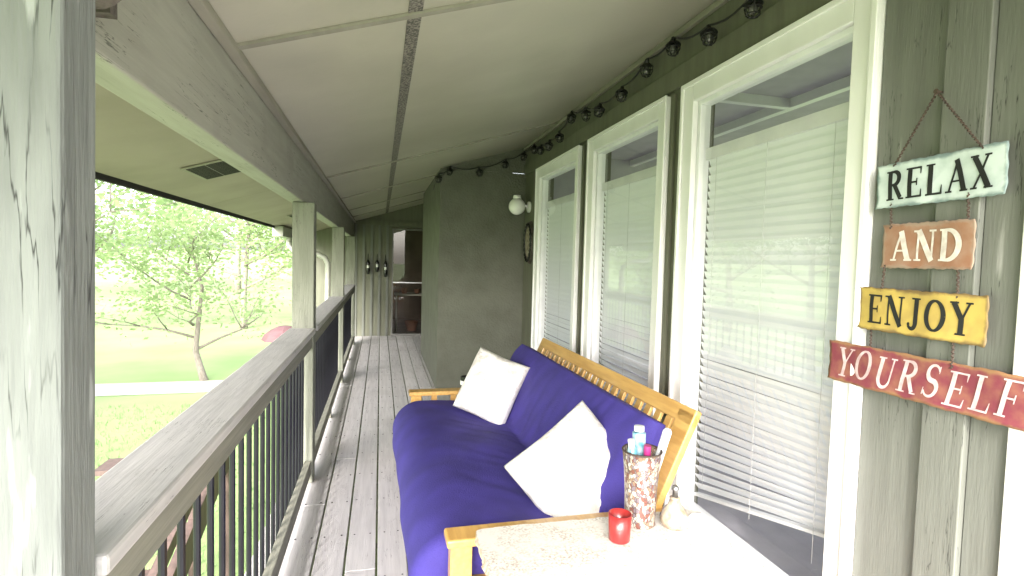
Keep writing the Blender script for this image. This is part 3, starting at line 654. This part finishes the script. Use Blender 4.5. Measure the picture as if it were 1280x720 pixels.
# ------------------------------------------------------------------ downspout
r=empty('downspout',(-1.3,8.4,-1.5),'curved white gutter downspout beyond the second post','downspout')
MB().tube([(0,0,3.32),(0,0,3.10),(.05,0,3.03),(.40,0,2.98),(.50,0,2.93),(.54,0,2.84),(.54,0,2.6),(.54,0,0)],.04,12).build('pipe',M['gutter'],r,smooth=True)
MB().box(-.08,.05,-.8,1.0,3.2,3.33).build('gutter_end',M['gutter'],r)
# ------------------------------------------------------------------ outside
GZ=-1.5
n=60; vs=[];fs=[]
for j in range(n+1):
    for i in range(n+1):
        x_=-160+i*320/n; y_=-120+j*360/n
        dd=math.hypot(x_,y_); z=GZ+ (noise.noise(Vector((x_*.03,y_*.03,0)))*1.0 if dd>30 else 0) + max(0,dd-30)*.02
        vs.append((x_,y_,z))
for j in range(n):
    for i in range(n): a=j*(n+1)+i; fs.append((a,a+1,a+n+2,a+n+1))
tag(MB().add(vs,fs).build('ground',M['lawn'],smooth=True),kind='structure')
MB_=MB(); MB_.add([(-40,11.3,GZ+.01),(12,12.9,GZ+.01),(12,14.0,GZ+.01),(-40,12.6,GZ+.01)],[(0,1,2,3)]); tag(MB_.build('path',M['gravel']),kind='structure')
m=MB(); rr=random.Random(3)
for k in range(11000):
    x_=rr.uniform(-11,-1.2); y_=rr.uniform(2,11.5); h=rr.uniform(.03,.09); a=rr.random()*6.28; w=.01
    dx,dy=math.cos(a)*w,math.sin(a)*w; lx,ly=rr.uniform(-.03,.03),rr.uniform(-.03,.03)
    m.add([(x_-dx,y_-dy,GZ),(x_+dx,y_+dy,GZ),(x_+lx,y_+ly,GZ+h)],[(0,1,2)])
o=m.build('grass',M['leafA']); tag(o,'short pale green grass on the lawn below the porch','grass',kind='stuff')
def tree(loc,H,cr,seed,nleaf,ls,lm,label,trunkH=None,lean=(0,0),tr=.12,nb=9,open_=.35):
    rr=random.Random(seed); r=empty('tree',loc,label,'tree','trees in the yard beyond the railing')
    m=MB(); tips=[]; th_=trunkH or H*.35
    P0=Vector((0,0,-.1)); P1=Vector((lean[0]*.5,lean[1]*.5,th_)); top=Vector((lean[0],lean[1],H*.9))
    tp=[P0,P0.lerp(P1,.5)+Vector((rr.uniform(-.1,.1),rr.uniform(-.1,.1),0)),P1,P1.lerp(top,.5)+Vector((rr.uniform(-.3,.3),rr.uniform(-.3,.3),0)),top]
    m.tube(tp,[tr*1.25,tr,tr*.85,tr*.5,tr*.12],8)
    def branch(p,d,L_,rad,dep):
        pts=[p];cur=p.copy();dd=d.copy()
        for k in range(4):
            dd=(dd+Vector((rr.uniform(-.3,.3),rr.uniform(-.3,.3),rr.uniform(-.12,.25)))).normalized(); cur=cur+dd*L_/4; pts.append(cur.copy())
        m.tube(pts,[rad,rad*.8,rad*.6,rad*.4,rad*.15],6 if dep==0 else 4)
        tips.extend(pts[2:])
        if dep<2:
            for k in range(3 if dep==0 else 2):
                q=pts[rr.randint(1,4)]; a=rr.random()*6.28
                branch(q,(dd+Vector((math.cos(a),math.sin(a),rr.uniform(-.2,.5)))*.9).normalized(),L_*.55,rad*.45,dep+1)
    for k in range(nb):
        f=k/nb; p=P1.lerp(top,f*.9); a=k*2.4+rr.random(); el=.25+.5*f
        branch(p,Vector((math.cos(a),math.sin(a),el)).normalized(),cr*(1-.45*f)*rr.uniform(.75,1.1),tr*.5*(1-.5*f),0)
    m.build('trunk',M['bark'],r,smooth=True)
    v=[];f_=[]
    per=max(1,nleaf//len(tips))
    for t in tips:
        s=cr*open_*rr.uniform(.4,1.0)*.55
        for k in range(per):
            c=t+Vector((rr.gauss(0,s),rr.gauss(0,s),rr.gauss(0,s*.55)))
            a=Vector((rr.uniform(-1,1),rr.uniform(-1,1),rr.uniform(-.5,.5))).normalized(); b=a.cross(Vector((rr.uniform(-1,1),rr.uniform(-1,1),rr.uniform(-1,1)))).normalized()
            L1=ls*rr.uniform(.6,1.3); W1=L1*.55; n0=len(v)
            v+= [c-a*L1*.5, c+b*W1*.5, c+a*L1*.5, c-b*W1*.5]; f_.append((n0,n0+1,n0+2,n0+3))
    MB().add(v,f_).build('crown',lm,r)
tree((-3.9,13.6,GZ),4.0,2.3,11,4200,.12,M['leafC'],'small open tree with dark spreading limbs in the middle of the lawn',.7,(-.5,.3),.08,9,.42)
tree((-6.3,10.0,GZ),5.2,2.3,12,5000,.14,M['leafA'],'leafy tree with a low crown at the left beside the big post',2.6,(.4,0),.08,8,.4)
tree((-5.2,23,GZ),6.8,3.6,13,5500,.2,M['leafC'],'pale green tree behind the small open tree',1.6,(0,0),.12,9,.45)
tree((-12,21,GZ),8,4.2,14,7500,.24,M['leafC'],'broad yellow green tree at the left behind the lawn',1.8,(0,0),.16,9,.45)
tree((-1.8,26,GZ),5.5,3.2,15,5500,.22,M['leafC'],'mid green tree seen just left of the second post',1.4,(0,0),.14,9,.45)
tree((-19,34,GZ+.3),10,6,16,7000,.34,M['leafA'],'tall far pale tree at the back left of the yard',2,(0,0),.2,9,.45)
tree((-9,38,GZ+.5),9,6,17,7500,.34,M['leafC'],'wide far tree behind the lawn, left of the downspout',2,(0,0),.2,9,.45)
tree((-11.5,6,GZ),8,3.8,18,9000,.2,M['leafB'],'shade tree off to the left, reflected in the window glass',1.8,(0,0),.2,10,.45)
tree((-12,-1,GZ),8.5,4,19,9000,.22,M['leafB'],'second shade tree farther left, reflected in the near window',1.8,(0,0),.2,10,.45)
tree((2.0,34,GZ+.4),7,5,20,6000,.3,M['leafA'],'distant tree beyond the end of the railing',2,(0,0),.2,9,.45)
r=empty('patio_umbrella',(-1.62,10.1,GZ),'faded maroon domed patio umbrella below the porch near the second post','umbrella')
MB().tube([(0,0,0),(0,0,1.66)],.02,8).build('pole',M['steel'],r)
m=MB(); prof=[(.0,1.72),(.12,1.70),(.24,1.64),(.34,1.56),(.40,1.46)]; m.lathe(prof,8); m.build('canopy',M['maroon'],r)
# ------------------------------------------------------------------ light
w=bpy.data.worlds.new('World'); sc.world=w; w.use_nodes=True; nt=w.node_tree; bg=nt.nodes['Background']
sky=nt.nodes.new('ShaderNodeTexSky'); sky.sky_type='NISHITA'; sky.sun_disc=False
el=R(32); sdx,sdy=-.40,-.917
sky.sun_elevation=el; sky.sun_rotation=math.atan2(sdx,sdy); sky.dust_density=4; sky.air_density=1; sky.ozone_density=1
hs=nt.nodes.new('ShaderNodeHueSaturation'); hs.inputs['Saturation'].default_value=.3
nt.links.new(sky.outputs[0],hs.inputs['Color']); nt.links.new(hs.outputs[0],bg.inputs[0]); bg.inputs[1].default_value=1.32
sd=bpy.data.lights.new('sun_light','SUN'); sd.energy=3.2; sd.angle=R(1.5); sd.color=(1,.96,.9)
so=bpy.data.objects.new('sun_light',sd); col.objects.link(so); so.location=(-5,-9,9)
sv=Vector((sdx*math.cos(el),sdy*math.cos(el),math.sin(el))); so.rotation_euler=sv.to_track_quat('Z','Y').to_euler()
# ------------------------------------------------------------------ camera
cd=bpy.data.cameras.new('camera'); cam=bpy.data.objects.new('camera',cd); col.objects.link(cam); sc.camera=cam
f=670; psi=math.atan(165/f); te=R(2.9); roll=R(1.5)
cam.location=(0,0,1.457)
fw=Vector((math.sin(psi)*math.cos(te),math.cos(psi)*math.cos(te),-math.sin(te)))
q=fw.to_track_quat('-Z','Y')@Quaternion((0,0,1),roll)
cam.rotation_mode='QUATERNION'; cam.rotation_quaternion=q
cd.sensor_width=36; cd.lens=f/1280*36; cd.clip_start=.03; cd.clip_end=600
sc.view_settings.view_transform='Standard'; sc.view_settings.look='None'; sc.view_settings.exposure=0
